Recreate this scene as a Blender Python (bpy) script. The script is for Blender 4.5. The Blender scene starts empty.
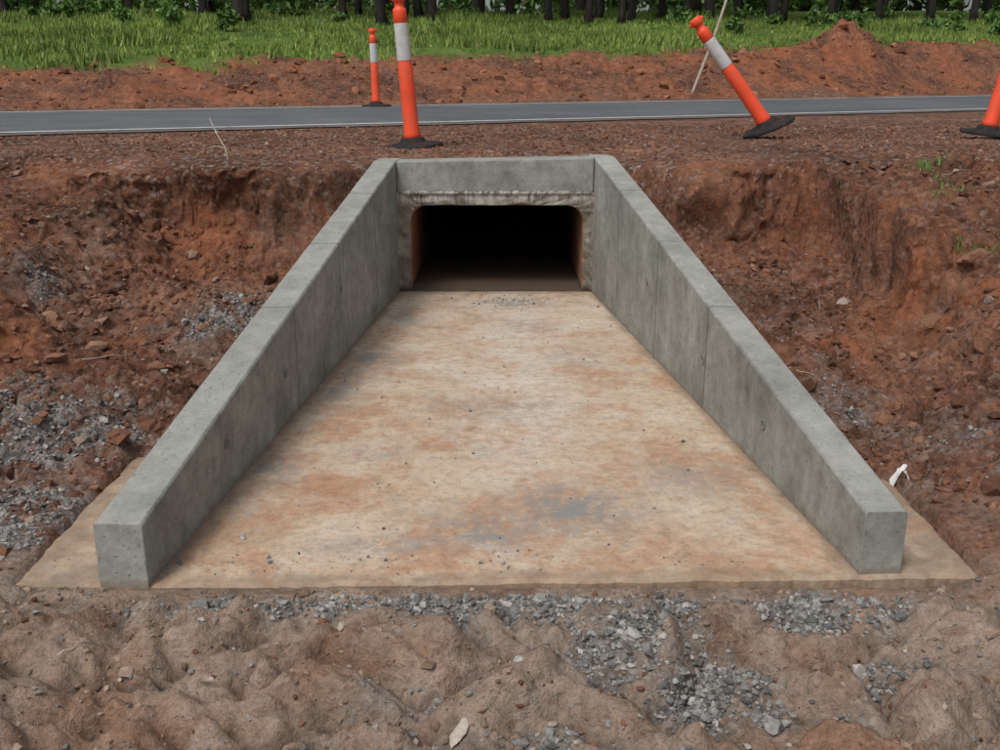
import bpy, bmesh, math, numpy as np
from mathutils import Matrix, Vector
S=0.7   # layout units -> metres
rng=np.random.RandomState(7)
scene=bpy.context.scene

# ------------------------------------------------------------ noise
def _tab(seed):
    r=np.random.RandomState(seed); p=r.permutation(256); a=r.rand(256)*2*np.pi
    return np.concatenate([p,p]),np.cos(a),np.sin(a)
_T={}
def perlin(x,y,seed=0):
    if seed not in _T:_T[seed]=_tab(seed)
    p,gx,gy=_T[seed]
    x=np.asarray(x,float);y=np.asarray(y,float)
    xi=np.floor(x).astype(int);yi=np.floor(y).astype(int)
    xf=x-xi;yf=y-yi
    u=xf**3*(xf*(xf*6-15)+10);v=yf**3*(yf*(yf*6-15)+10)
    def g(i,j):
        h=p[(p[(xi+i)&255]+((yi+j)&255))&255]
        return gx[h]*(xf-i)+gy[h]*(yf-j)
    a=g(0,0);b=g(1,0);c=g(0,1);d=g(1,1)
    return (a+(b-a)*u+((c+(d-c)*u)-(a+(b-a)*u))*v)*1.5
def fbm(x,y,seed=0,o=4):
    r=0;am=1;t=0
    for k in range(o):
        r=r+am*perlin(x*2**k,y*2**k,seed+k);t+=am;am*=.5
    return r/t
def billow(x,y,seed=0,o=3):
    r=0;am=1;t=0
    for k in range(o):
        r=r+am*np.abs(perlin(x*2**k,y*2**k,seed+k));t+=am;am*=.5
    return r/t
def ss(a,b,v):
    t=np.clip((v-a)/(b-a),0,1);return t*t*(3-2*t)

# ------------------------------------------------------------ terrain function
def Nn(x,y): return -.421*x+.907*y
def warp(x,y):
    ax=np.abs(x)
    wp=.34*fbm(x*.8+3.1,y*.8,11)+.14*fbm(x*2.4,y*2.4,17)
    back=.50*np.exp(-((ax-1.0)/.5)**2)
    return wp, y+wp-back*ss(8.3,9.8,y)
def xedge(x,y):
    return np.interp(y,[3.5,4.5,5.5,6.5,7.2,8.2,9.0,9.6],[2.35,2.45,2.75,3.05,3.15,3.25,3.05,2.7])+.42*fbm(x*.9+5,y*.9,37)+.12*fbm(x*4,y*4,38)
def fglump(x,y):
    wx=x+.12*perlin(x*2.2,y*2.2,69);wy=y+.12*perlin(x*2.2+9,y*2.2,70)
    return billow(wx*2.3+.3,wy*3.0+.1,67,2)
def Hf(x,y):
    x=np.asarray(x,float);y=np.asarray(y,float)
    ax=np.abs(x)
    wp,yw=warp(x,y)
    zl=np.interp(yw,[0,3.95,5.3,6.4,7.3,8.3,9.1,9.36,9.46,9.56,9.8,12],[-.02,-.01,.05,.18,.32,.50,.62,.76,1.08,1.27,1.33,1.34])
    zo=np.interp(y+wp*.8,[0,2,4,5.2,6.5,7.6,8.4,9.3,10],[.0,.0,.10,.30,.68,1.02,1.20,1.30,1.34])
    zlo=np.interp(y+wp*.8,[0,2,4,5.2,6.5,7.6,8.6,9.3,10],[.0,.0,.03,.14,.48,.86,.98,1.12,1.34])
    wl=ss(2.9,4.0,-x+.5*perlin(x*.8,y*.8,31))
    xe=xedge(x,y)
    ww=np.interp(y,[4.5,6,7,7.8,9.5],[.75,.60,.40,.22,.18])
    wr=ss(-1,.7,(x-xe)/ww)
    zr=np.interp(yw,[0,3.95,5.2,6.0,6.8,7.6,8.5,9.2,9.42,9.52,9.62,9.8,12],[-.02,-.01,.03,.09,.22,.34,.46,.56,.72,1.06,1.26,1.33,1.34])
    left=zl*(1-wl)+zlo*wl
    right=zr*(1-wr)+zo*wr
    z=np.where(x<0,left,right)
    for (cx,cy,am,rx,ry) in [(-2.7,8.8,-.26,.6,.4),(-1.7,9.1,-.18,.4,.35),(-3.6,6.6,.14,.5,.5),(-3.9,8.6,-.2,.4,.3),(2.7,8.6,-.16,.45,.45),(2.45,7.3,.08,.35,.6),(1.7,8.9,-.08,.3,.3)]:
        z=z+am*np.exp(-((x-cx)/rx)**2-((y-cy)/ry)**2)
    slope=ss(4.2,5.4,y)*(1-ss(9.4,9.9,y))
    side=ss(2.1,2.6,ax)
    rough=np.maximum(slope,.35*side*(1-ss(9.4,9.9,y)))
    z=z+rough*(.17*fbm(x*1.3,y*1.3,41)+.13*(billow(x*2.6,y*2.6,43)-.3)+.075*fbm(x*7,y*7,47)+.065*(billow(x*12,y*12,49,2)-.3))
    z=z+slope*ss(8.6,9.2,y)*.05*perlin(x*5,y*1.2,53)
    n=Nn(x,y)
    pl=ss(9.5,10,y)*(1-ss(13.6,14.4,n))
    z=z+pl*(.035*fbm(x*1.5,y*1.5,59)+.018*fbm(x*8,y*8,61))
    fg=(1-ss(3.84,3.96,y))
    lump=.36*(fglump(x,y)-.26)+.06*(billow(x*7,y*7,71,2)-.25)+.022*fbm(x*18,y*18,73,3)
    z=z+fg*(lump*(.16+.84*ss(3.93,3.55,y)))
    z=z+fg*.06*np.exp(-((x+2.2)/.5)**2)+.05*np.exp(-((x-2.5)/.35)**2-((y-3.95)/.3)**2)
    z=z+.05*np.exp(-((x+2.5)/.3)**2-((y-3.95)/.2)**2)
    zf=np.interp(n,[14,22.3,23,24.2,25.2,26.2,27.2,30,46,56,110,400],[1.335,1.335,1.37,1.55,1.92,2.28,2.52,2.85,4.55,5.0,6.4,9])
    zf=zf+.028*np.clip(x,-60,60)*ss(23.5,27,n)
    wf=ss(13.8,14.4,n)
    z=z*(1-wf)+zf*wf
    rf=ss(22.6,24,n)*(1-ss(27.5,30,n))
    z=z+rf*(.22*fbm(x*.5,y*.5,79)+.20*(billow(x*1.2,y*1.2,83)-.3)+.09*fbm(x*3,y*3,87))
    z=z+ss(28,31,n)*(.25*fbm(x*.12,y*.12,89)+.05*fbm(x*.8,y*.8,91))
    for (cx,cy,am,rx,ry) in [(11.3,33.8,1.0,1.1,1.3),(9.6,32.5,.35,1.2,1.0),(7.6,31.0,.55,1.1,1.0),(5.9,30.0,.4,.9,.8),(8.6,29.6,.3,1.3,.7),(.9,26.8,.42,.9,.6),(-8.4,22.9,.45,1.0,.5),(-11.5,20.7,.3,1.2,.5),(-4.0,25.2,.25,1.5,.5),(15,35.5,.35,1.5,.8),(3.4,28.3,.3,.9,.6)]:
        g=np.exp(-((x-cx)/rx)**2-((y-cy)/ry)**2)
        z=z+g*am*(1+.55*fbm(x*2.0,y*2.0,97))
    ins=ss(2.20,2.13,ax)*ss(3.95,4.02,y)
    w=ins*(1-ss(5.0,5.9,y+.5*perlin(x*2,y*2,101)))
    z=z*(1-w)+(-.07)*w
    hw=ss(1.7,1.3,ax)*ss(9.9,10.0,y)*(1-ss(10.7,11.2,y))
    z=z*(1-hw)+np.minimum(z,1.275)*hw
    return z
def wingL(y): return np.interp(y,[3.955,10.03],[-1.67,-1.13])
def wingR(y): return np.interp(y,[4.07,10.03],[1.73,1.03])
def gravel_mask(x,y):
    m=0
    for (cx,cy,rx,ry,a) in [(-2.05,7.4,.45,.55,1.0),(-2.75,5.6,.75,.5,1.05),(-2.45,4.6,.5,.5,1.05),(-3.3,6.0,.6,.4,.85),(2.2,6.1,.3,.6,.65),(2.6,5.2,.4,.5,.45),(-3.5,7.6,.25,.45,.6),(2.1,4.9,.2,.3,.5),
                          (0.1,3.80,1.3,.12,.95),(.55,3.5,.34,.30,1.1),(.80,3.15,.26,.27,1.2),(1.3,3.75,.9,.16,.75),(-.15,3.15,.6,.2,.5),(-1.2,3.76,.6,.13,.6),(1.5,3.3,.4,.3,.45),(-.4,3.5,.5,.25,.4),(.1,2.9,.7,.15,.5),(1.3,3.0,.4,.2,.4)]:
        m=np.maximum(m,a*np.exp(-((x-cx)/rx)**2-((y-cy)/ry)**2))
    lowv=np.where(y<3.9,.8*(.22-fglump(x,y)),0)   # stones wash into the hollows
    return np.clip(m*1.3+.65*fbm(x*3.5,y*3.5,111)-.15+lowv,0,1)

# ------------------------------------------------------------ mesh helper
def mk(name,V,F,mat=None,parent=None,smooth=False,attrs=None,bevel=0):
    me=bpy.data.meshes.new(name)
    V=np.asarray(V,float)*S
    if isinstance(F,np.ndarray):
        nf,k=F.shape
        me.vertices.add(len(V));me.vertices.foreach_set("co",V.astype(np.float32).ravel())
        me.loops.add(nf*k);me.loops.foreach_set("vertex_index",F.astype(np.int32).ravel())
        me.polygons.add(nf);me.polygons.foreach_set("loop_start",np.arange(0,nf*k,k,dtype=np.int32))
        me.polygons.foreach_set("loop_total",np.full(nf,k,dtype=np.int32))
        me.update(calc_edges=True)
    else:
        me.from_pydata([tuple(v) for v in V],[],F);me.update()
    me.polygons.foreach_set("use_smooth",np.full(len(me.polygons),bool(smooth)))
    if attrs:
        for k,a in attrs.items():
            at=me.attributes.new(k,'FLOAT','POINT');at.data.foreach_set("value",np.asarray(a,np.float32))
    ob=bpy.data.objects.new(name,me);scene.collection.objects.link(ob)
    if mat: me.materials.append(mat)
    if parent: ob.parent=parent
    if bevel:
        m=ob.modifiers.new("b",'BEVEL');m.width=bevel;m.segments=2;m.limit_method='ANGLE'
    return ob
def empty(name):
    e=bpy.data.objects.new(name,None);scene.collection.objects.link(e);e.empty_display_size=.1;return e

# ------------------------------------------------------------ node helper
class NB:
    def __init__(s,name):
        s.m=bpy.data.materials.new(name);s.m.use_nodes=True;s.t=s.m.node_tree
        s.b=s.t.nodes["Principled BSDF"];s.tc=s.t.nodes.new("ShaderNodeTexCoord").outputs["Object"]
        s.b.inputs["Roughness"].default_value=.9;s.b.inputs["Specular IOR Level"].default_value=.2
    def n(s,t,**k):
        x=s.t.nodes.new(t)
        for a,b in k.items(): setattr(x,a,b)
        return x
    def L(s,a,b):
        if hasattr(a,'is_output'): s.t.links.new(a,b)
        else:
            if isinstance(a,tuple) and len(a)==3: a=(*a,1)
            b.default_value=a
    def noise(s,sc,det=5,ro=.6,vec=None,dist=0):
        x=s.n("ShaderNodeTexNoise");x.inputs["Scale"].default_value=sc;x.inputs["Detail"].default_value=det
        x.inputs["Roughness"].default_value=ro;x.inputs["Distortion"].default_value=dist
        s.L(vec or s.tc,x.inputs["Vector"]);return x.outputs["Fac"]
    def vor(s,sc,out="Distance",feat='F1',vec=None,rnd=1):
        x=s.n("ShaderNodeTexVoronoi",feature=feat);x.inputs["Scale"].default_value=sc;x.inputs["Randomness"].default_value=rnd
        s.L(vec or s.tc,x.inputs["Vector"]);return x.outputs[out]
    def ramp(s,f,st):
        x=s.n("ShaderNodeValToRGB");e=x.color_ramp.elements
        while len(e)<len(st): e.new(.5)
        for i,(p,c) in enumerate(st):
            e[i].position=p;e[i].color=(c,c,c,1) if not isinstance(c,tuple) else (*c,1)
        s.L(f,x.inputs[0]);return x.outputs[0]
    def mix(s,f,a,b,bt='MIX'):
        x=s.n("ShaderNodeMix",data_type='RGBA',blend_type=bt);s.L(f,x.inputs[0]);s.L(a,x.inputs[6]);s.L(b,x.inputs[7]);return x.outputs[2]
    def math(s,op,a,b=0,c=0):
        x=s.n("ShaderNodeMath",operation=op);s.L(a,x.inputs[0]);s.L(b,x.inputs[1])
        if c: s.L(c,x.inputs[2])
        return x.outputs[0]
    def attr(s,nm): return s.n("ShaderNodeAttribute",attribute_name=nm).outputs["Fac"]
    def bump(s,h,st,d,prev=None):
        x=s.n("ShaderNodeBump");x.inputs["Strength"].default_value=st;x.inputs["Distance"].default_value=d;s.L(h,x.inputs["Height"])
        if prev: s.L(prev,x.inputs["Normal"])
        return x.outputs[0]
    def out(s,col,nrm=None,rough=None):
        s.L(col,s.b.inputs["Base Color"])
        if nrm: s.L(nrm,s.b.inputs["Normal"])
        if rough is not None: s.L(rough,s.b.inputs["Roughness"])
        return s.m
    def sep(s):
        x=s.n("ShaderNodeSeparateXYZ");s.L(s.tc,x.inputs[0]);return x.outputs
    def vscale(s,v):
        x=s.n("ShaderNodeMapping");x.inputs["Scale"].default_value=v;s.L(s.tc,x.inputs[0]);return x.outputs[0]

# ground
g=NB("ground_mat")
n1=g.noise(1.1,7,.66);n2=g.noise(8,6,.72);n3=g.noise(36,5,.72)
dirt=g.ramp(n1,[(.35,(.085,.038,.023)),(.5,(.175,.078,.046)),(.66,(.27,.130,.078))])
dirt=g.mix(1,dirt,g.ramp(n2,[(.32,.45),(.5,1.0),(.68,1.5)]),'MULTIPLY')
dirt=g.mix(1,dirt,g.ramp(n3,[(.34,.50),(.5,1.),(.66,1.4)]),'MULTIPLY')
vc=g.vor(40,"Color");vcr=g.n("ShaderNodeSeparateColor");g.L(vc,vcr.inputs[0])
speck=g.ramp(vcr.outputs[0],[(.60,0.),(.68,.75),(1,.9)])
dirt=g.mix(g.math('MULTIPLY',speck,g.attr("pebbly")),dirt,g.ramp(vcr.outputs[1],[(0,(.050,.03,.025)),(.5,(.19,.125,.10)),(1,(.36,.31,.27))]))
orange=g.ramp(n2,[(.3,(.16,.055,.028)),(.55,(.30,.108,.050)),(.75,(.40,.16,.08))])
col=g.mix(g.math('MULTIPLY',g.attr("orange"),g.ramp(n1,[(.42,.10),(.58,.95)])),dirt,orange)
tan=g.ramp(g.noise(3.0,7,.72),[(.34,(.20,.138,.100)),(.5,(.32,.235,.178)),(.66,(.41,.32,.255))])
tan=g.mix(g.ramp(g.noise(1.7,5,.6,dist=.4),[(.50,0.),(.62,.65)]),tan,(.27,.138,.080))
tan=g.mix(1,tan,g.ramp(n3,[(.32,.62),(.5,1.),(.68,1.22)]),'MULTIPLY')
tan=g.mix(g.attr("hollow_shade"),tan,(.105,.072,.052))  # occlusion-like shade painted into the soil colour between the lumps
col=g.mix(g.attr("tan"),col,tan)
vgs=g.n("ShaderNodeSeparateColor");g.L(g.vor(62,"Color"),vgs.inputs[0])
grav=g.ramp(vgs.outputs[0],[(0,(.08,.075,.07)),(.6,(.21,.20,.19)),(1,(.40,.39,.37))])
col=g.mix(g.math('MULTIPLY',g.attr("gravel"),g.ramp(n2,[(.40,.0),(.52,.95)])),col,grav)
gr=g.ramp(g.noise(.8,7,.7),[(.3,(.045,.075,.016)),(.5,(.09,.15,.03)),(.7,(.16,.22,.05))])
col=g.mix(g.attr("grass"),col,gr)
hb=g.bump(n2,.4,.06)
hb=g.bump(n3,1.,.022,hb);hb=g.bump(g.noise(130,3,.65),.5,.005,hb)
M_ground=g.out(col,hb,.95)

# concrete
def conc(name,base,light,joints=(),endlight=0):
    c=NB(name)
    k=c.ramp(c.noise(2.2,9,.74,dist=.3),[(.36,base),(.5,tuple((a+b)/2 for a,b in zip(base,light))),(.64,light)])
    k=c.mix(1,k,c.ramp(c.noise(13,7,.80),[(.34,.74),(.5,1.0),(.66,1.2)]),'MULTIPLY')
    st=c.noise(1,6,.7,vec=c.vscale((3,3,1.0)),dist=.6)
    k=c.mix(1,k,c.ramp(st,[(.38,.82),(.52,1.0),(.66,1.08)]),'MULTIPLY')
    geo=c.n("ShaderNodeNewGeometry");nz=c.n("ShaderNodeSeparateXYZ");c.L(geo.outputs["Normal"],nz.inputs[0])
    top=c.ramp(nz.outputs[2],[(.75,0.),(.9,1.)])
    k=c.mix(c.math('MULTIPLY',top,.45),k,c.ramp(c.noise(6,7,.75),[(.35,(.25,.25,.23)),(.65,(.43,.43,.40))]))
    z=c.sep()[2]
    low=c.ramp(c.math('ADD',z,c.math('MULTIPLY',c.noise(5,8,.75),.09)),[(.050,1.),(.068,0.)])
    k=c.mix(c.math('MULTIPLY',low,.6),k,(.23,.17,.12))
    holes=c.ramp(c.vor(30),[(.08,1.),(.16,0.)]);hm=c.math('MULTIPLY',holes,c.ramp(c.noise(4.3,3),[(.48,0.),(.56,1.)]))
    k=c.mix(c.math('MULTIPLY',hm,.75),k,(.06,.06,.055))
    sp=c.ramp(c.noise(75,3,.7),[(.32,.6),(.40,0.)])
    k=c.mix(sp,k,(.09,.09,.085))
    h=None
    if joints:
        y=c.sep()[1];j=None
        for y0 in joints:
            d=c.math('ABSOLUTE',c.math('SUBTRACT',y,y0))
            q=c.ramp(d,[(.004,1.),(.012,0.)]);j=q if j is None else c.math('MAXIMUM',j,q)
        j=c.math('MULTIPLY',j,c.ramp(c.noise(6),[(.35,.4),(.6,1.)]))
        k=c.mix(c.math('MULTIPLY',j,.7),k,(.08,.08,.075));h=c.bump(j,-.4,.004)
    h=c.bump(c.noise(60,5,.7),.45,.004,h);h=c.bump(c.noise(5,5,.6),.35,.02,h);h=c.bump(hm,-.6,.006,h)
    return c.out(k,h,.82)
M_conc=conc("concrete_mat",(.205,.205,.180),(.335,.335,.303),(5.32,6.25,4.45))
M_head=conc("headwall_mat",(.19,.195,.175),(.32,.325,.295))

c=NB("precast_box_mat")
k=c.ramp(c.noise(6,9,.75),[(.35,(.10,.08,.06)),(.5,(.21,.18,.15)),(.65,(.37,.345,.30))])
z=c.sep()[2]
ef=c.noise(1,7,.7,vec=c.vscale((30,30,2.5)))
m=c.math('MULTIPLY',c.ramp(ef,[(.42,0.),(.56,1.)]),c.ramp(c.math('SUBTRACT',z,.57),[(.03,0.),(.10,.85)]))
k=c.mix(m,k,(.55,.53,.48))
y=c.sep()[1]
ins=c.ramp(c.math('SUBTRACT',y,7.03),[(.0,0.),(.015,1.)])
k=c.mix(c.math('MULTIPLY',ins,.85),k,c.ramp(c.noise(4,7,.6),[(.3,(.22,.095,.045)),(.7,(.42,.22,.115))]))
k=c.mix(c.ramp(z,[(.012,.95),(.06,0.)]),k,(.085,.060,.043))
k=c.mix(c.ramp(c.math('SUBTRACT',y,7.35),[(.0,0.),(.9,.85)]),k,(.045,.032,.025))  # tunnel shade put into the colour, darker with depth
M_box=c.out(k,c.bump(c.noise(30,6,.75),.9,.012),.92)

# slab
c=NB("apron_mat")
w=c.noise(1.3,10,.78,dist=.25)
k=c.ramp(w,[(.36,(.38,.235,.145)),(.46,(.48,.345,.24)),(.55,(.53,.42,.315)),(.64,(.58,.49,.395))])
o=c.ramp(c.noise(2.3,10,.80,dist=.2),[(.49,0.),(.57,.70)])
k=c.mix(o,k,(.42,.222,.125))
k=c.mix(c.math('MULTIPLY',c.attr("pale"),c.ramp(c.noise(3.2,9,.80),[(.42,.1),(.56,.8)])),k,(.59,.525,.44))
k=c.mix(1,k,c.ramp(c.noise(20,8,.84),[(.36,.68),(.5,1.),(.64,1.14)]),'MULTIPLY')
k=c.mix(c.ramp(c.noise(4.0,9,.84),[(.55,0.),(.63,.55)]),k,(.34,.32,.285))
k=c.mix(c.math('MULTIPLY',c.attr("grey"),c.ramp(c.noise(8,9,.86),[(.43,0.),(.53,1.)])),k,(.235,.235,.225))
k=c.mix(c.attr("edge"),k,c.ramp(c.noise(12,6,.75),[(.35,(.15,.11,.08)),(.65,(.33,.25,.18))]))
sp=c.ramp(c.noise(60,4,.78),[(.60,0.),(.67,.6)])
k=c.mix(sp,k,(.18,.12,.085))
cr=c.vor(1.1,"Distance",'DISTANCE_TO_EDGE',vec=None)
h=c.bump(c.noise(3,5,.5),.3,.02);h=c.bump(c.noise(45,5,.75),.6,.006,h)
M_slab=c.out(k,h,.88)

c=NB("asphalt_mat")
k=c.ramp(c.noise(120,3,.7),[(.3,(.065,.070,.076)),(.7,(.17,.18,.19))])
k=c.mix(1,k,c.ramp(c.noise(.6,6,.7),[(.35,.8),(.65,1.2)]),'MULTIPLY')
k=c.mix(c.math('MULTIPLY',c.attr("dust"),c.ramp(c.noise(3,6,.7),[(.4,0.),(.65,.9)])),k,(.2,.11,.075))
M_asph=c.out(k,c.bump(c.noise(150,3),.4,.005),.85)
c=NB("line_paint");M_line=c.out(c.mix(c.ramp(c.noise(9,6,.75),[(.50,0.),(.68,.8)]),(.60,.60,.57),(.2,.17,.15)),None,.7)

def stone_mat(nm,st,bs=.5):
    c=NB(nm);k=c.ramp(c.attr("rnd"),st);k=c.mix(1,k,c.ramp(c.noise(60,4,.7),[(.3,.7),(.7,1.2)]),'MULTIPLY')
    return c.out(k,c.bump(c.noise(80,4,.7),bs,.004),.95)
M_grey=stone_mat("grey_stone",[(0,(.11,.11,.105)),(.5,(.21,.205,.195)),(.85,(.32,.31,.29)),(1,(.44,.41,.37))])
M_clod=stone_mat("clod",[(0,(.085,.040,.025)),(.5,(.175,.082,.050)),(.85,(.25,.13,.082)),(.95,(.27,.18,.135)),(1,(.36,.30,.26))])
M_clodo=stone_mat("clod_orange",[(0,(.11,.05,.03)),(.6,(.25,.095,.048)),(1,(.34,.16,.1))])
M_rock=stone_mat("pale_rock",[(0,(.42,.36,.30)),(1,(.5,.44,.37))])
M_tanclod=stone_mat("tan_clod",[(0,(.15,.10,.07)),(.6,(.27,.19,.14)),(1,(.36,.28,.22))])

def leafmat(nm,st):
    c=NB(nm);k=c.ramp(c.attr("rnd"),st);k=c.mix(1,k,c.ramp(c.noise(.35,3),[(.35,.7),(.65,1.3)]),'MULTIPLY')
    c.b.inputs["Roughness"].default_value=.7
    return c.out(k)
M_grass=leafmat("grass_blades",[(0,(.08,.12,.024)),(.5,(.16,.235,.048)),(.85,(.25,.32,.085)),(1,(.38,.35,.18))])
M_leaf=leafmat("leaves",[(0,(.025,.05,.014)),(.6,(.06,.11,.03)),(1,(.11,.17,.05))])
M_leafb=leafmat("bright_leaves",[(0,(.04,.085,.02)),(.6,(.10,.19,.045)),(1,(.17,.27,.08))])
c=NB("bark");M_bark=c.out(c.ramp(c.noise(1,6,.7,vec=c.vscale((9,9,1.5))),[(.35,(.014,.012,.011)),(.6,(.035,.03,.026)),(.8,(.10,.085,.07))]),c.bump(c.noise(20,5),.6,.02),.95)
c=NB("dry_wood");M_wood=c.out(c.ramp(c.noise(1,6,.6,vec=c.vscale((60,60,6))),[(.3,(.34,.28,.22)),(.7,(.55,.48,.40))]),None,.85)
c=NB("orange_plastic")
k=c.mix(c.ramp(c.noise(9,7,.75),[(.46,0.),(.66,.6)]),(.86,.085,.028),(.42,.10,.055))
M_or=c.out(k,c.bump(c.noise(30,4),.1,.004),.5);c.b.inputs["Specular IOR Level"].default_value=.4
c=NB("reflective_sheet");M_rf=c.out(c.mix(c.ramp(c.noise(14,7,.7),[(.45,0.),(.7,.6)]),(.56,.56,.56),(.30,.27,.25)),c.bump(c.vor(160),.2,.001),.4)
c=NB("black_rubber");M_rub=c.out(c.mix(c.ramp(c.noise(12,6,.7),[(.5,0.),(.7,.6)]),(.022,.022,.023),(.11,.06,.042)),c.bump(c.noise(60,4),.3,.003),.75)
c=NB("white_plastic");M_wp=c.out((.72,.72,.72),None,.4)

# ------------------------------------------------------------ ground
def seg(a,b,d): return list(np.arange(a,b-1e-6,d))
def geo_(a,b,d,r):
    o=[];x=a
    while x<b: o.append(x);x+=d;d*=r
    return o+[b]
px=seg(0,3.6,.021)+seg(3.6,5.4,.035)+seg(5.4,19,.15)+geo_(19,420,.2,1.12)
xs=np.array(sorted(set([-v for v in px]+px)))
ys=np.array([-v for v in geo_(.0,300,.3,1.25)][::-1]+seg(.3,2.4,.15)+seg(2.4,4.15,.013)+seg(4.15,8.3,.024)+seg(8.3,10.6,.018)+seg(10.6,22,.09)+seg(22,38,.13)+geo_(38,480,.2,1.07))
X,Y=np.meshgrid(xs,ys);Z=Hf(X,Y)
nx,ny=len(xs),len(ys)
ax=np.abs(X);_,YW=warp(X,Y)
R=ss(4.3,5.3,Y)*(1-ss(10,10.6,Y))*ss(1.9,2.3,ax)
lip=ss(9.38,9.58,YW)*(1-ss(9.62,10.3,YW))*ss(1.35,1.7,ax)*(1-ss(3.6,4.3,ax))
amt=.06+.24*ss(-.3,.4,fbm(X*.9,Y*.3,221))
lowc=np.exp(-((YW-9.30)/.12)**2)*ss(1.35,1.7,ax)*(1-ss(3.6,4.3,ax))
YY=Y-lip*amt*(np.where(X<0,1,.9))+lowc*.05
XE=X-xedge(X,Y)
lipx=ss(-.12,.10,XE)*(1-ss(.12,.7,XE))*(X>0)*ss(7.2,8.0,Y)*(1-ss(9.0,9.5,Y))
XX=X-lipx*(.14+.12*fbm(X*1.5,Y*1.5,223))
XX=XX+R*.07*fbm(X*8,Y*8+Z*9,121);YY=YY+R*.08*fbm(X*7,Z*9+Y*3,123)
V=np.stack([XX.ravel(),YY.ravel(),Z.ravel()],1)
I=np.arange(nx*ny).reshape(ny,nx)
F=np.stack([I[:-1,:-1],I[:-1,1:],I[1:,1:],I[1:,:-1]],-1).reshape(-1,4)
fx,fy=X.ravel()[F].mean(1),Y.ravel()[F].mean(1)
dele=(fx>wingL(fy))&(fx<wingR(fy))&(fy>4.25)&(fy<10.2)
F=F[~dele]
x,y=X.ravel(),Y.ravel();n=Nn(x,y)
a_gr=ss(26.6,27.6,n+1.1*fbm(x*.6,y*.6,131)+.6*fbm(x*2,y*2,133))
a_tan=(1-ss(3.9,4.5,y+.3*fbm(x*2,y*2,137)))*(1-.75*ss(2.1,2.8,np.abs(x)))
a_tan=np.clip(a_tan+.25*ss(.1,.5,fbm(x*1.2,y*1.2,139))*(1-ss(9,10,y)),0,1)
a_or=np.clip(ss(22.3,23.5,n)*(.55+.9*fbm(x*.35,y*.35,143)+.5*np.exp(-((x-9)/4.5)**2))+.80*ss(-.05,.35,fbm(x*.8,y*.8,141))*(1-ss(9.6,10.2,y))*ss(4.6,6,y),0,1)
a_pb=np.clip(.45+.55*ss(9.3,10,y),0,1)*(1-.5*ss(22.5,23.5,n))
a_holshade=.55*ss(.14,.04,fglump(x,y))*(y<3.95)  # mask for the painted shade in the foreground hollows
ground=mk("ground",V,F,M_ground,smooth=True,attrs=dict(grass=a_gr,tan=a_tan,orange=a_or,pebbly=a_pb,hollow_shade=a_holshade,gravel=gravel_mask(x,y)*(y<9)))

# ------------------------------------------------------------ road
def strip(name,n0,n1,z,mat,parent=None,dn=6,ds=.8,s0=-160,s1=170,jit=0):
    ssn=np.arange(s0,s1,ds);nn=np.linspace(n0,n1,dn)
    A,B=np.meshgrid(ssn,nn)
    du=ss(.6,0,np.minimum(np.abs(B-n0),np.abs(B-n1))).ravel()
    if jit:
        B=B.copy();B[0]+=jit*fbm(A[0]*.9,A[0]*0,151);B[-1]+=jit*fbm(A[-1]*.9,A[-1]*0+5,153)
    x,y=.907*A-.421*B,.421*A+.907*B
    V=np.stack([x.ravel(),y.ravel(),np.full(x.size,z)],1)
    I=np.arange(x.size).reshape(x.shape)
    F=np.stack([I[:-1,:-1],I[:-1,1:],I[1:,1:],I[1:,:-1]],-1).reshape(-1,4)
    return mk(name,V,F,mat,parent,attrs=dict(dust=du))
road=empty("road")
strip("asphalt_surface",14.6,22.35,1.352,M_asph,road,dn=14,jit=.22,ds=.3,s0=-90,s1=110)
strip("edge_line_near",15.05,15.24,1.360,M_line,road,dn=2,s0=-90,s1=110)
strip("edge_line_far",21.75,21.95,1.360,M_line,road,dn=2,s0=-90,s1=110)

# ------------------------------------------------------------ culvert
cul=empty("concrete_culvert")
yb=10.34
def ext(p,q,yb):
    t=(yb-p[1])/(q[1]-p[1]);return tuple(p[i]+(q[i]-p[i])*t for i in range(3))
def wing(name,i0,i1,o0,o1,z0,z1):
    zb=-.2;K=40
    dI=ext((i0[0],i0[1],0),(i1[0],i1[1],0),yb);dO=ext((o0[0],o0[1],0),(o1[0],o1[1],0),yb)
    tt=np.r_[np.linspace(0,1,K),1.0];V=[];F=[]
    for k,t in enumerate(tt):
        if k<K: a=(i0[0]+(i1[0]-i0[0])*t,i0[1]+(i1[1]-i0[1])*t);b=(o0[0]+(o1[0]-o0[0])*t,o0[1]+(o1[1]-o0[1])*t);z=z0+(z1-z0)*t
        else: a=(dI[0],yb);b=(dO[0],yb);z=z1
        j=lambda s_,am=.0035: am*float(fbm(np.array(t*14.+s_*7),np.array(s_*3.3),201)) if 0<k<K-1 else 0
        ca=.012 if i0[0]<0 else -.012
        V+=[(a[0]+j(1),a[1],zb),(a[0]+j(2),a[1],z-.012+j(3)),(a[0]-ca+j(2),a[1],z+j(4)),(b[0]+ca+j(5),b[1],z+j(6)),(b[0]+j(7),b[1],z-.012+j(8)),(b[0]+j(9),b[1],zb)]
    for k in range(len(tt)-1):
        for q in range(6):
            F.append((k*6+q,k*6+(q+1)%6,(k+1)*6+(q+1)%6,(k+1)*6+q))
    F.append(tuple(range(6)));F.append(tuple(range(6*(len(tt)-1),6*len(tt)))[::-1])
    ob=mk(name,V,F,M_conc,cul,bevel=.003)
    bm=bmesh.new();bm.from_mesh(ob.data);bmesh.ops.recalc_face_normals(bm,faces=bm.faces);bm.to_mesh(ob.data);bm.free()
wing("wing_wall_left",(-1.555,3.955,0),(-1.0235,10.03,0),(-1.775,3.965,0),(-1.250,10.03,0),.30,1.307)
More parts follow.
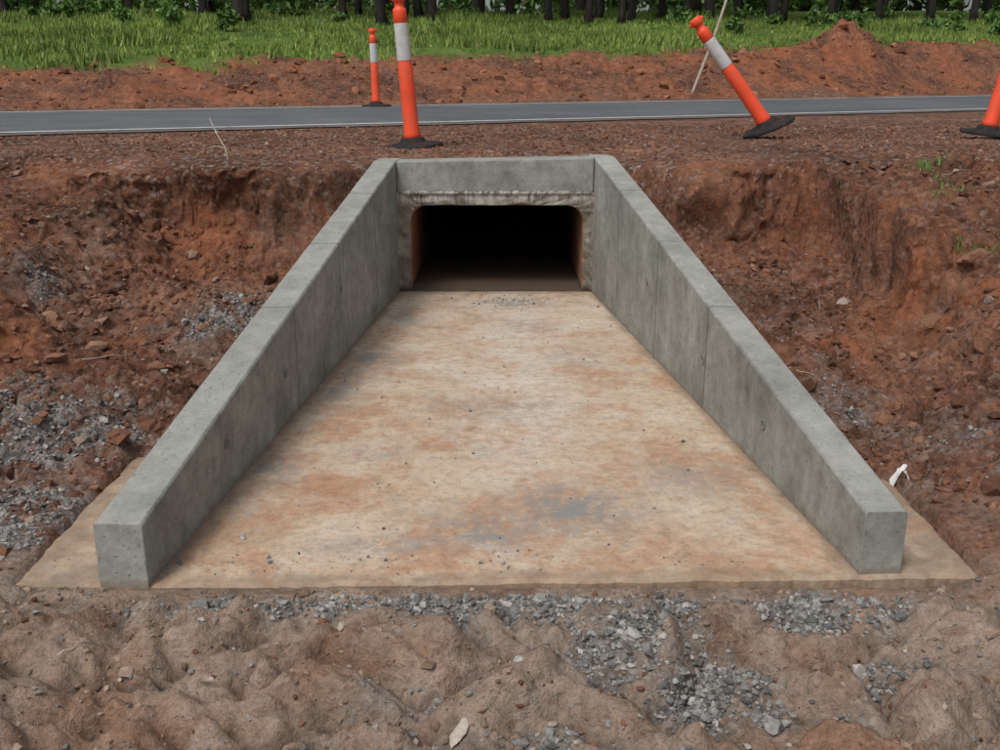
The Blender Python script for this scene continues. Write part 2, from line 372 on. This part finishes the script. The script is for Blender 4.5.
wing("wing_wall_right",(1.628,4.07,0),(.931,10.03,0),(1.822,4.08,0),(1.14,10.03,0),.305,1.345)
V=[(-1.02,10.012,1.0),(.925,10.012,1.0),(.925,yb-.004,1.0),(-1.02,yb-.004,1.0),(-1.02,10.012,1.300),(.925,10.012,1.335),(.925,yb-.004,1.335),(-1.02,yb-.004,1.300)]
mk("headwall",V,[(3,2,1,0),(4,5,6,7),(0,1,5,4),(1,2,6,5),(2,3,7,6),(3,0,4,7)],M_head,cul,bevel=.008)
ix0,ix1,iz0,iz1=-.895,.832,.012,.868;hr=.17
inner=[(xx,iz0) for xx in np.linspace(ix0,ix1,24)]
inner+=[(ix1,zz) for zz in np.linspace(iz0,iz1-hr,14)[1:-1]]
inner+=[(ix1-hr+hr*math.cos(a),iz1-hr+hr*math.sin(a)) for a in np.linspace(0,math.pi/2,10)]
inner+=[(xx,iz1) for xx in np.linspace(ix1-hr,ix0+hr,24)[1:-1]]
inner+=[(ix0+hr+hr*math.cos(a),iz1-hr+hr*math.sin(a)) for a in np.linspace(math.pi/2,math.pi,10)]
inner+=[(ix0,zz) for zz in np.linspace(iz1-hr,iz0,14)[1:-1]]
ox0,ox1,oz0,oz1=-1.06,.97,-.15,.995
def outer(p):
    cx_,cz_=(ox0+ox1)/2,.42
    dx,dz=p[0]-cx_,p[1]-cz_
    t=min(abs((ox1-cx_)/dx) if dx else 9,abs(((oz1 if dz>0 else oz0)-cz_)/dz) if dz else 9);return (cx_+dx*t,cz_+dz*t)
outp=[outer(p) for p in inner]
N=len(inner);F=[]
V=[(p[0],10.035,p[1]) for p in outp]
ccx,ccz=-.03,.42
def off(p,d): 
    v=Vector((p[0]-ccx,0,p[1]-ccz)).normalized();return (p[0]+v.x*d,p[1]+v.z*d)
jj=[.006+.045*max(0,float(fbm(np.array(k*.33),np.array(0.5),301))+.15) if k>23 else .004 for k in range(N)]
mid=[off(p,.055+jj[k]) for k,p in enumerate(inner)]
V+=[(p[0],10.030+.006*rng.randn(),p[1]) for p in mid]
V+=[(off(p,jj[k])[0],10.036+.005*rng.randn(),off(p,jj[k])[1]) for k,p in enumerate(inner)]
V+=[(p[0],10.05+jj[k],p[1]) for k,p in enumerate(inner)]
lens=[10.6,12,14,17,20,24,27]
for yy in lens: V+=[(p[0],yy,p[1]) for p in inner]
nr=4+len(lens)
for r in range(nr-1):
    for i in range(N):
        j=(i+1)%N;F.append((r*N+i,r*N+j,(r+1)*N+j,(r+1)*N+i))
F.append([(nr-1)*N+i for i in range(N)])
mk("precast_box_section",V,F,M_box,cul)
def tube(pts,rad,k=8):
    V=[];F=[]
    for i,p in enumerate(pts):
        p=Vector(p);q=Vector(pts[min(i+1,len(pts)-1)])-Vector(pts[max(i-1,0)]);q.normalize()
        a=q.orthogonal().normalized();b=q.cross(a)
        for j in range(k):
            t=2*math.pi*j/k;V.append(tuple(p+(a*math.cos(t)+b*math.sin(t))*rad[i]))
    for i in range(len(pts)-1):
        for j in range(k): F.append((i*k+j,i*k+(j+1)%k,(i+1)*k+(j+1)%k,(i+1)*k+j))
    F.append(tuple(range(k))[::-1]);F.append(tuple(range((len(pts)-1)*k,len(pts)*k)));return V,F
for nm,P in (("mortar_left",[(-1.02,10.03,z) for z in np.linspace(0,1.0,36)]),("mortar_right",[(.93,10.03,z) for z in np.linspace(0,1.0,36)]),("mortar_top",[(xx,10.028,.997) for xx in np.linspace(-1.0,.92,70)])):
    rr=[(.010+.020*rng.rand()) for _ in P];V,F=tube(P,rr,8);mk(nm,V,F,M_box,cul,smooth=True)
def disc(name,c,nrm,r,mat):
    nrm=Vector(nrm).normalized();a=nrm.orthogonal().normalized();b=nrm.cross(a);c=Vector(c)
    V=[];F=[];K=20
    for (rr,h) in [(r,.0),(r*.95,.005),(r*.72,.005),(r*.66,.002)]:
        for j in range(K):
            t=2*math.pi*j/K;V.append(tuple(c+(a*math.cos(t)+b*math.sin(t))*rr+nrm*h))
    for i in range(3):
        for j in range(K): F.append((i*K+j,i*K+(j+1)%K,(i+1)*K+(j+1)%K,(i+1)*K+j))
    F.append(tuple(range(3*K,4*K)));mk(name,V,F,mat,cul,smooth=False)
M_tie=conc("tie_patch_mat",(.15,.15,.135),(.23,.23,.21))
for k,(yy,zz) in enumerate([(5.0,.27),(6.1,.33),(7.6,.55)]):
    xi=np.interp(yy,[3.955,10.03],[-1.555,-1.0235]);disc("tie_patch",(xi+.002,yy,zz),(1,-.0875,0),.032,M_tie)
    xi=np.interp(yy+.3,[4.07,10.03],[1.628,.931]);disc("tie_patch",(xi-.002,yy+.3,zz),(-1,-.117,0),.032,M_tie)
# apron slab
gx=np.linspace(-2.17,2.18,190);gy=np.linspace(0,1,260)
GX,GY=np.meshgrid(gx,gy)
yf=np.interp(GX,[-2.17,2.18],[3.945,4.06])+.018*fbm(GX*4,GX*0,161)+.014*fbm(GX*16,GX*0,163)
YY=yf+(10.03-yf)*GY
XX=GX.copy()
eL=ss(.1,0,GX+2.17);eR=ss(.1,0,2.18-GX)
XX+= (eL+eR)*(.03*fbm(YY*3,YY*0,173)+.014*fbm(YY*14,YY*0,175))
ZZ=.006*fbm(XX*1.5,YY*1.5,165)+.002*fbm(XX*8,YY*8,167)-.004
e=np.minimum(np.minimum(YY-yf,GX+2.17),2.18-GX);ZZ=ZZ-.015*np.clip(1-e/.03,0,1)**2
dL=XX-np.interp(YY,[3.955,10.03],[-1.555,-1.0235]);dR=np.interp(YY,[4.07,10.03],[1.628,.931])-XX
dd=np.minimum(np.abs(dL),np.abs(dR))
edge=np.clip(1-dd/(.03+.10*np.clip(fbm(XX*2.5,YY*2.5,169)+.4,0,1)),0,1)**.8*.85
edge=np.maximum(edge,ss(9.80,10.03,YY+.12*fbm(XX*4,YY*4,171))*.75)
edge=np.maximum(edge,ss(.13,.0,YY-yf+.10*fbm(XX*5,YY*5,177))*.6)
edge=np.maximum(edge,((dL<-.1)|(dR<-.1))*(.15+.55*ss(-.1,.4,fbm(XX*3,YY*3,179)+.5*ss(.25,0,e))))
grey=np.zeros_like(XX)
for (cx_,cy_,rx,ry,am) in [(-1.0,7.6,.22,.35,1),(-.9,9.0,.12,.3,.9),(-1.15,6.9,.2,.5,.8),(.35,4.75,.35,.3,1),(-.1,4.5,.3,.2,.9),(.15,9.5,.3,.25,.8),(-1.35,5.3,.2,.3,.9),(.0,6.4,.4,.2,.5),(1.1,5.2,.3,.3,.6),(-.75,5.6,.2,.15,.5),(.25,8.6,.25,.25,.5),(-.6,4.35,.3,.1,.6),(1.9,4.6,.2,.3,.5),(.6,7.6,.3,.4,.35)]:
    grey=np.maximum(grey,am*np.exp(-((XX-cx_)/rx)**2-((YY-cy_)/ry)**2))
pale=np.exp(-((XX-.1)/.6)**2)*ss(4.5,6,YY)
pale=np.maximum(pale,.75*ss(6.8,9.0,YY))
V=np.stack([XX.ravel(),YY.ravel(),ZZ.ravel()],1);nv=len(V)
I=np.arange(XX.size).reshape(XX.shape)
F=np.stack([I[:-1,:-1],I[:-1,1:],I[1:,1:],I[1:,:-1]],-1).reshape(-1,4)
ring=np.concatenate([I[0,:],I[1:,-1],I[-1,-2::-1],I[-2:0:-1,0]])
Vs=V[ring].copy();Vs[:,2]=-.22
k=np.arange(len(ring));k2=(k+1)%len(ring)
F2=np.stack([ring[k2],ring[k],nv+k,nv+k2],1)
pad=lambda a:np.concatenate([a.ravel(),a.ravel()[ring]])
mk("apron_slab",np.vstack([V,Vs]),np.vstack([F,F2]),M_slab,cul,attrs=dict(grey=pad(grey),edge=pad(edge),pale=pad(pale)))

# ------------------------------------------------------------ stones
def ico(sub):
    bm=bmesh.new();bmesh.ops.create_icosphere(bm,subdivisions=sub,radius=1)
    V=np.array([v.co[:] for v in bm.verts]);F=np.array([[v.index for v in f.verts] for f in bm.faces]);bm.free();return V,F
def stones(name,P,size,mat,sub=1,flat=.7,sink=.25,zoff=None,smooth=False):
    V0,F0=ico(sub);nS=len(P)
    J=1+.28*rng.randn(nS,len(V0),1)*(.9 if sub==1 else .4)
    if sub>1:
        d=rng.randn(14,3);d/=np.linalg.norm(d,axis=1)[:,None]
        q=rng.uniform(.5,.8,14)
        dt=V0@d.T
        lim=np.min(np.where(dt>.1,q[None]/np.maximum(dt,.1),9),axis=1)
        J=np.minimum(1,lim)[None,:,None]*(1+.025*rng.randn(nS,len(V0),1))*1.3
    sc=size[:,None]*np.stack([rng.uniform(.7,1.25,nS),rng.uniform(.7,1.25,nS),rng.uniform(.5,1,nS)*flat*1.2],1)
    if sub>1: sc=sc*np.array([[1.35,.85,.8]])
    A=V0[None]*J*sc[:,None,:]
    th=rng.rand(nS)*2*np.pi;ph=rng.randn(nS)*.5
    c,s=np.cos(ph)[:,None],np.sin(ph)[:,None];yv=A[:,:,1]*c-A[:,:,2]*s;zv=A[:,:,1]*s+A[:,:,2]*c
    c,s=np.cos(th)[:,None],np.sin(th)[:,None];xv=A[:,:,0]*c-yv*s;yv=A[:,:,0]*s+yv*c
    z0=Hf(P[:,0],P[:,1]) if zoff is None else zoff
    W=np.stack([xv+P[:,0:1],yv+P[:,1:2],zv+(z0+size*sink)[:,None]],-1).reshape(-1,3)
    F=(F0[None]+(np.arange(nS)*len(V0))[:,None,None]).reshape(-1,3)
    return mk(name,W,F,mat,attrs=dict(rnd=np.repeat(rng.rand(nS),len(V0))),smooth=smooth)
def scatter(n,x0,x1,y0,y1,f):
    x=rng.uniform(x0,x1,n);y=rng.uniform(y0,y1,n);k=rng.rand(n)<f(x,y);return np.stack([x[k],y[k]],1)
def outside(x,y): return ~((np.abs(x)<2.2)&(y>3.93)&(y<5.2)) & ~((x>wingL(y)-.14)&(x<wingR(y)+.14)&(y>3.9)&(y<10.45))
def noscarp(x,y):
    _,yw=warp(x,y);return ~((yw>9.25)&(yw<9.95)&(np.abs(x)<4.4)) & ~((x>0)&(np.abs(x-xedge(x,y))<.3)&(y>7.0))
P=np.vstack([scatter(36000,-2.4,2.4,2.6,3.95,lambda x,y:(ss(.35,.9,gravel_mask(x,y))+.010)),
             scatter(55000,-4.2,3.4,4.0,8.5,lambda x,y:ss(.25,.9,gravel_mask(x,y))*outside(x,y)*.8)])
stones("gravel",P,np.clip(.0085*np.exp(.45*rng.randn(len(P))),.004,.030),M_grey,sink=.3)
P=scatter(46000,-6,6,4.0,9.9,lambda x,y:outside(x,y)*noscarp(x,y)*(.2+.75*ss(-.1,.5,fbm(x*2,y*2,181))))
sz=np.clip(.011*np.exp(.66*rng.randn(len(P))),.004,.075)
stones("dirt_clods",P,sz,M_clod,sink=.0)
P=scatter(18000,-9,9,9.7,15.5,lambda x,y:(Nn(x,y)<14.6)*outside(x,y)*noscarp(x,y)*1.)
stones("shoulder_pebbles",P,np.clip(.012*np.exp(.45*rng.randn(len(P))),.006,.05),M_clod,sink=.05)
P=scatter(9000,-2.6,2.6,2.6,3.94,lambda x,y:.15+.6*ss(0,.4,fbm(x*2.5,y*2.5,187)))
stones("soil_crumbs",P,np.clip(.006*np.exp(.6*rng.randn(len(P))),.002,.028),M_tanclod,sink=.0)
P=scatter(1000,-2.6,2.6,2.6,3.9,lambda x,y:.5+0*x)
stones("red_crumbs",P,np.clip(.005*np.exp(.6*rng.randn(len(P))),.002,.018),M_clod,sink=.1)
P=scatter(11000,-16,20,18,42,lambda x,y:((Nn(x,y)>22.8)&(Nn(x,y)<27.3))*1.)
stones("spoil_clods",P,np.clip(.035*np.exp(.65*rng.randn(len(P))),.015,.19),M_clodo,sink=.0)
P=np.vstack([scatter(620,-1.5,1.5,4.1,9.9,lambda x,y:((x>wingL(y)+.15)&(x<wingR(y)-.15))*.4),
   np.stack([.12+.18*rng.randn(170),9.55+.14*rng.randn(170)],1),
   scatter(700,-2.2,2.2,4.06,4.3,lambda x,y:.3*(fbm(x*2,y*2,185)>.0))])
P=P[(P[:,1]<9.98)&(P[:,1]>4.06)]
stones("slab_debris",P,np.clip(.0045*np.exp(.5*rng.randn(len(P))),.002,.018),M_grey,sink=.2,zoff=np.zeros(len(P)))
for (rx,ry,rs,mt) in [(-.14,2.95,.045,M_rock),(-2.35,6.55,.07,M_clod),(-.62,3.45,.022,M_rock),(.95,2.98,.035,M_grey),(3.1,6.9,.08,M_clod),(3.5,7.3,.09,M_clod),(2.75,5.6,.07,M_clod),(.07,3.2,.028,M_grey),(.62,3.1,.03,M_grey),(-2.9,6.9,.07,M_clod),(-3.1,6.4,.05,M_clod),(2.3,6.7,.06,M_clod)]:
    stones("rock",np.array([[rx,ry]]),np.array([rs]),mt,sub=3,sink=.2,smooth=False)

# ------------------------------------------------------------ bollards
def lathe(prof,K=28):
    V=[];F=[]
    for (r,z) in prof:
        for j in range(K):
            t=2*math.pi*j/K;V.append((r*math.cos(t),r*math.sin(t),z))
    for i in range(len(prof)-1):
        for j in range(K): F.append((i*K+j,i*K+(j+1)%K,(i+1)*K+(j+1)%K,(i+1)*K+j))
    F.append(tuple(range(K))[::-1]);F.append(tuple(range((len(prof)-1)*K,len(prof)*K)));return V,F
def bollard(x,y,lx,ly,rz=0,lift=0,bt=0):
    e=empty("traffic_bollard")
    M=Matrix.Rotation(math.radians(lx),4,'Y')@Matrix.Rotation(math.radians(ly),4,'X')
    e.matrix_world=Matrix.Translation(Vector((x,y,float(Hf(x,y))+lift))*S)@M
    V,F=lathe([(.335,0),(.34,.02),(.33,.045),(.20,.058),(.15,.065),(.13,.11),(.11,.12)],8)
    b=mk("rubber_base",V,F,M_rub,e,bevel=.004);b.rotation_euler=(0,math.radians(bt),0)
    V,F=lathe([(.094,.09),(.096,.16),(.086,.2),(.083,.6),(.078,.93),(.076,.935),(.072,1.335),(.076,1.34),(.075,1.45),(.070,1.475),(.052,1.49),(.050,1.515),(.054,1.54),(.070,1.555),(.076,1.57),(.076,1.615),(.068,1.635),(.04,1.64)])
    mk("post",V,F,M_or,e,smooth=True)
    V,F=lathe([(.0795,.945),(.0800,.95),(.0765,1.325),(.0760,1.33)]);F=F[:-2];mk("reflective_band",V,F,M_rf,e,smooth=True)
    V,F=tube([(-.095,0,1.59),(-.09,0,1.59),(.09,0,1.59),(.095,0,1.59)],[.018,.025,.025,.018],10);mk("handle",V,F,M_or,e,smooth=True)
bollard(-.974,11.5,-4.3,2,.3)
bollard(-2.72,22.75,-1,0,.9)
bollard(3.34,12.75,-38,0,.4,.12,16)
bollard(6.02,12.7,10,2,.2,.05,-4)

V,F=tube([(5.30,28.6,1.5),(5.75,28.4,2.9),(6.25,28.3,4.7)],[.045,.04,.035],6);mk("wooden_stake",V,F,M_wood)
def twig(name,P,r):
    V=[];F=[]
    for pts,rr in zip(P,r):
        a,b=tube(pts,np.linspace(rr,rr*.4,len(pts)),6);F+=[tuple(i+len(V) for i in f) for f in b];V+=a
    mk(name,V,F,M_wood,smooth=True)
z=float(Hf(-2.75,9.95))
twig("fallen_branch",[[(-2.62,9.85,z-.06),(-2.66,9.9,z+.12),(-2.74,9.95,z+.24),(-2.82,10.0,z+.40)],[(-2.66,9.9,z+.12),(-2.75,9.9,z+.14),(-2.83,9.92,z+.12)]],[.009,.006])
for (tx,ty,a,l) in [(-2.9,6.6,.4,.3),(2.55,7.7,1.3,.35),(3.8,9.0,.2,.4),(-3.6,8.2,2.5,.3),(-1.7,3.35,.9,.14),(1.9,6.5,-.5,.25),(2.0,3.5,.2,.12)]:
    q=[(tx+math.cos(a+.2*math.sin(k))*l*k/4,ty+math.sin(a)*l*k/4,0) for k in range(5)]
    q=[(p[0],p[1],float(Hf(p[0],p[1]))+.008+.012*rng.rand()) for p in q];twig("twig",[q],[.004])
def scrap(x,y,r):
    gx,gy=np.meshgrid(np.linspace(-1,1,8),np.linspace(-.6,.6,6))
    X_=x+gx*r+.1*r*rng.randn(*gx.shape);Y_=y+gy*r+.1*r*rng.randn(*gx.shape);Z_=Hf(X_,Y_)+.012+r*.35*np.abs(rng.randn(*gx.shape))*.5
    I=np.arange(48).reshape(6,8);F=np.stack([I[:-1,:-1],I[:-1,1:],I[1:,1:],I[1:,:-1]],-1).reshape(-1,4)
    mk("plastic_scrap",np.stack([X_.ravel(),Y_.ravel(),Z_.ravel()],1),F,M_wp,smooth=True)
scrap(2.2,5.1,.045)

# ------------------------------------------------------------ grass
def blades(name,P,h,w,mat,k=5,spread=.12):
    n=len(P);P=np.repeat(P,k,0);h=np.repeat(h,k)*rng.uniform(.5,1.2,n*k);N_=n*k
    z=Hf(P[:,0],P[:,1])-.02
    a=rng.rand(N_)*2*np.pi;b=P+spread*np.stack([rng.randn(N_),rng.randn(N_)],1)
    le=h*rng.uniform(.1,.6,N_);d=rng.rand(N_)*2*np.pi
    v0=np.stack([b[:,0]-np.cos(a)*w,b[:,1]-np.sin(a)*w,z],1);v1=np.stack([b[:,0]+np.cos(a)*w,b[:,1]+np.sin(a)*w,z],1)
    v2=np.stack([b[:,0]+np.cos(d)*le,b[:,1]+np.sin(d)*le,z+h],1)
    V=np.stack([v0,v1,v2],1).reshape(-1,3);F=np.arange(N_*3).reshape(-1,3)
    return mk(name,V,F,mat,attrs=dict(rnd=np.repeat(np.clip(np.repeat(rng.rand(n),k)*.6+.4*rng.rand(N_),0,1),3)))
def gd(x,y):
    n=Nn(x,y)+1.3*fbm(x*.6,y*.6,131)
    return ss(26.3,28.2,n)*np.clip(1.25-(n-27)/50,.3,1)*np.clip(.62+1.7*fbm(x*.35,y*.35,191),.06,1)
P=scatter(85000,-34,44,16,54,gd)
hh=.07+.32*ss(-.1,.5,fbm(P[:,0]*.3,P[:,1]*.3,193))+.12*rng.rand(len(P))
blades("grass",P,hh,.035,M_grass,5)
P=scatter(1800,-16,18,19,40,lambda x,y:((Nn(x,y)>24.8)&(Nn(x,y)<27))*ss(.15,.5,fbm(x*.6,y*.6,195)))
blades("sparse_grass",P,np.full(len(P),.18),.02,M_grass,5,.08)
for (wx,wy) in [(3.85,9.3),(4.1,9.5),(3.6,8.2),(3.75,8.7),(3.55,7.4)]:
    blades("weed_plant",np.array([[wx,wy]])+.07*rng.randn(7,2),np.full(7,.085),.008,M_leafb,8,.05)

# ------------------------------------------------------------ trees / shrubs
def leafcloud(C,R,n,size):
    d=rng.randn(n,3);d/=np.linalg.norm(d,axis=1)[:,None];r=rng.rand(n)**.45
    p=C+d*r[:,None]*R
    a=rng.randn(n,3);a/=np.linalg.norm(a,axis=1)[:,None];b=np.cross(a,rng.randn(n,3));b/=np.linalg.norm(b,axis=1)[:,None]
    s=size*rng.uniform(.5,1.3,n)[:,None]
    return np.stack([p-a*s,p+b*s*.45,p+a*s,p-b*s*.45],1).reshape(-1,3)
def tree(name,specs,leaf_n,lsize):
    TV=[];TF=[];LV=[]
    for (x,y,h,r) in specs:
        z=float(Hf(x,y))-.1;lean=rng.randn(2)*.03*h
        pts=[(x+lean[0]*t+.06*rng.randn(),y+lean[1]*t+.06*rng.randn(),z+h*t) for t in (0,.04,.2,.4,.6,.8,1)]
        V,F=tube(pts,[r*1.5,r*1.05,r*.92,r*.8,r*.62,r*.4,r*.12],8)
        TF+=[tuple(i+len(TV) for i in f) for f in F];TV+=V
        nl=6
        for k in range(nl):
            t0=.45+.5*k/nl;a=rng.rand()*6.28;b=Vector(pts[0])*(1-t0)+Vector(pts[-1])*t0;L=h*rng.uniform(.16,.28)
            q=[b,b+Vector((math.cos(a)*L*.5,math.sin(a)*L*.5,L*.35)),b+Vector((math.cos(a)*L,math.sin(a)*L,L*.9))]
            V,F=tube([tuple(v) for v in q],[r*.4,r*.25,r*.08],6);TF+=[tuple(i+len(TV) for i in f) for f in F];TV+=V
            for m in range(2):
                c=np.array(q[2])+rng.randn(3)*L*.25;LV.append(leafcloud(c,np.array([L*.5,L*.5,L*.35]),leaf_n//(nl*2),lsize))
    LV=np.vstack(LV)
    e=empty(name) 
    mk("trunk",TV,TF,M_bark,e,smooth=True)
    mk("crown",LV,np.arange(len(LV)).reshape(-1,4),M_leaf,e,attrs=dict(rnd=np.repeat(rng.rand(len(LV)//4),4)))
TP=[(-11.2,46,.30),(-22.5,48,.16),(-7.4,50,.15),(-6.9,52,.13),(-5.3,48,.18),(-4.6,50,.14),(-3.9,52,.16),(-3.2,50,.2),(2.3,51,.14),(3.2,53,.16),(4.2,51,.14),(5.0,54,.18),(5.9,51,.13),(6.6,53,.15),(10.3,52,.2),(12,54,.15),(13.4,52,.2),(14.6,55,.16),(16.5,53,.14),(17.5,56,.2),(19.2,54,.15),(20.6,57,.18),(22.3,55,.14),(23.4,58,.2),(24.6,55,.16),(26.5,58,.15),(28,57,.2),(-15,54,.18),(-18.5,53,.15),(-1.0,55,.14),(.6,56,.17),(8.3,55,.15)]
for (x_,y_,r_) in TP:
    f=.87 if x_>-10 else .91
    tree("gum_tree",[(x_*f,y_*f,rng.uniform(11,16),r_*1.1)],420,.5)
sp=[]
for k in range(230):
    x_=rng.uniform(-75,95);y_=rng.uniform(58,105)
    sp.append((x_,y_,rng.uniform(11,18),rng.uniform(.18,.30)))
tree("distant_tree_line",sp,130,1.1)
def shrubmass(name,cs,mat,nl,ls):
    LV=[]
    for (x_,y_,r,h) in cs:
        z=float(Hf(x_,y_));
        for m in range(4):
            LV.append(leafcloud(np.array([x_+rng.randn()*r*.4,y_+rng.randn()*r*.4,z+h*rng.uniform(.3,.75)]),np.array([r*.65,r*.65,h*.4]),nl//4,ls))
    LV=np.vstack(LV);return mk(name,LV,np.arange(len(LV)).reshape(-1,4),mat,attrs=dict(rnd=np.repeat(rng.rand(len(LV)//4),4)))
cs=[]
for k in range(330):
    cs.append((rng.uniform(-60,75),rng.uniform(60,88),rng.uniform(.8,2.2),rng.uniform(1.5,4)))
shrubmass("undergrowth",cs,M_leafb,110,.32)
cs=[]
for k in range(50):
    x_=rng.uniform(7,28);y_=rng.uniform(41,50);cs.append((x_,y_,rng.uniform(.25,.6),rng.uniform(.25,.8)))
for k in range(20):
    cs.append((rng.uniform(-22,6),rng.uniform(42,50),rng.uniform(.25,.5),rng.uniform(.25,.55)))
shrubmass("understory_shrubs",cs,M_leafb,110,.13)
for (x_,y_,r_,h_) in [(-12.2,39,.45,.7),(-9.4,36,.4,.7),(-17.5,42,.6,.8),(-14.5,41,.4,.6),(8.8,40,.35,.6),(14,42,.45,.7)]:
    shrubmass("shrub",[(x_,y_,r_,h_)],M_leafb,420,.11)

# ------------------------------------------------------------ light, camera
w=bpy.data.worlds.new("World");scene.world=w;w.use_nodes=True;nt=w.node_tree
sky=nt.nodes.new("ShaderNodeTexSky");sky.sky_type='NISHITA';sky.sun_disc=False
el,az=math.radians(56),math.radians(215)
sky.sun_elevation=el;sky.sun_rotation=az;sky.dust_density=4;sky.air_density=1
hs=nt.nodes.new("ShaderNodeHueSaturation");hs.inputs["Saturation"].default_value=.28
nt.links.new(sky.outputs[0],hs.inputs["Color"]);nt.links.new(hs.outputs[0],nt.nodes["Background"].inputs[0])
nt.nodes["Background"].inputs[1].default_value=.125
sl=bpy.data.lights.new("sun",'SUN');sl.energy=1.5;sl.angle=math.radians(16);sl.color=(1,.98,.94)
so=bpy.data.objects.new("sun",sl);scene.collection.objects.link(so)
d=Vector((math.sin(az)*math.cos(el),math.cos(az)*math.cos(el),math.sin(el)))
so.rotation_euler=d.to_track_quat('Z','Y').to_euler()
scene.view_settings.view_transform='Standard';scene.view_settings.look='None';scene.view_settings.exposure=0
cam=bpy.data.cameras.new("camera");cam.lens=36;cam.sensor_width=36;cam.clip_end=2000;cam.clip_start=.05
co=bpy.data.objects.new("camera",cam);scene.collection.objects.link(co)
co.location=(0,0,2.2*S);co.rotation_euler=(math.radians(90-17.17),0,0);scene.camera=co
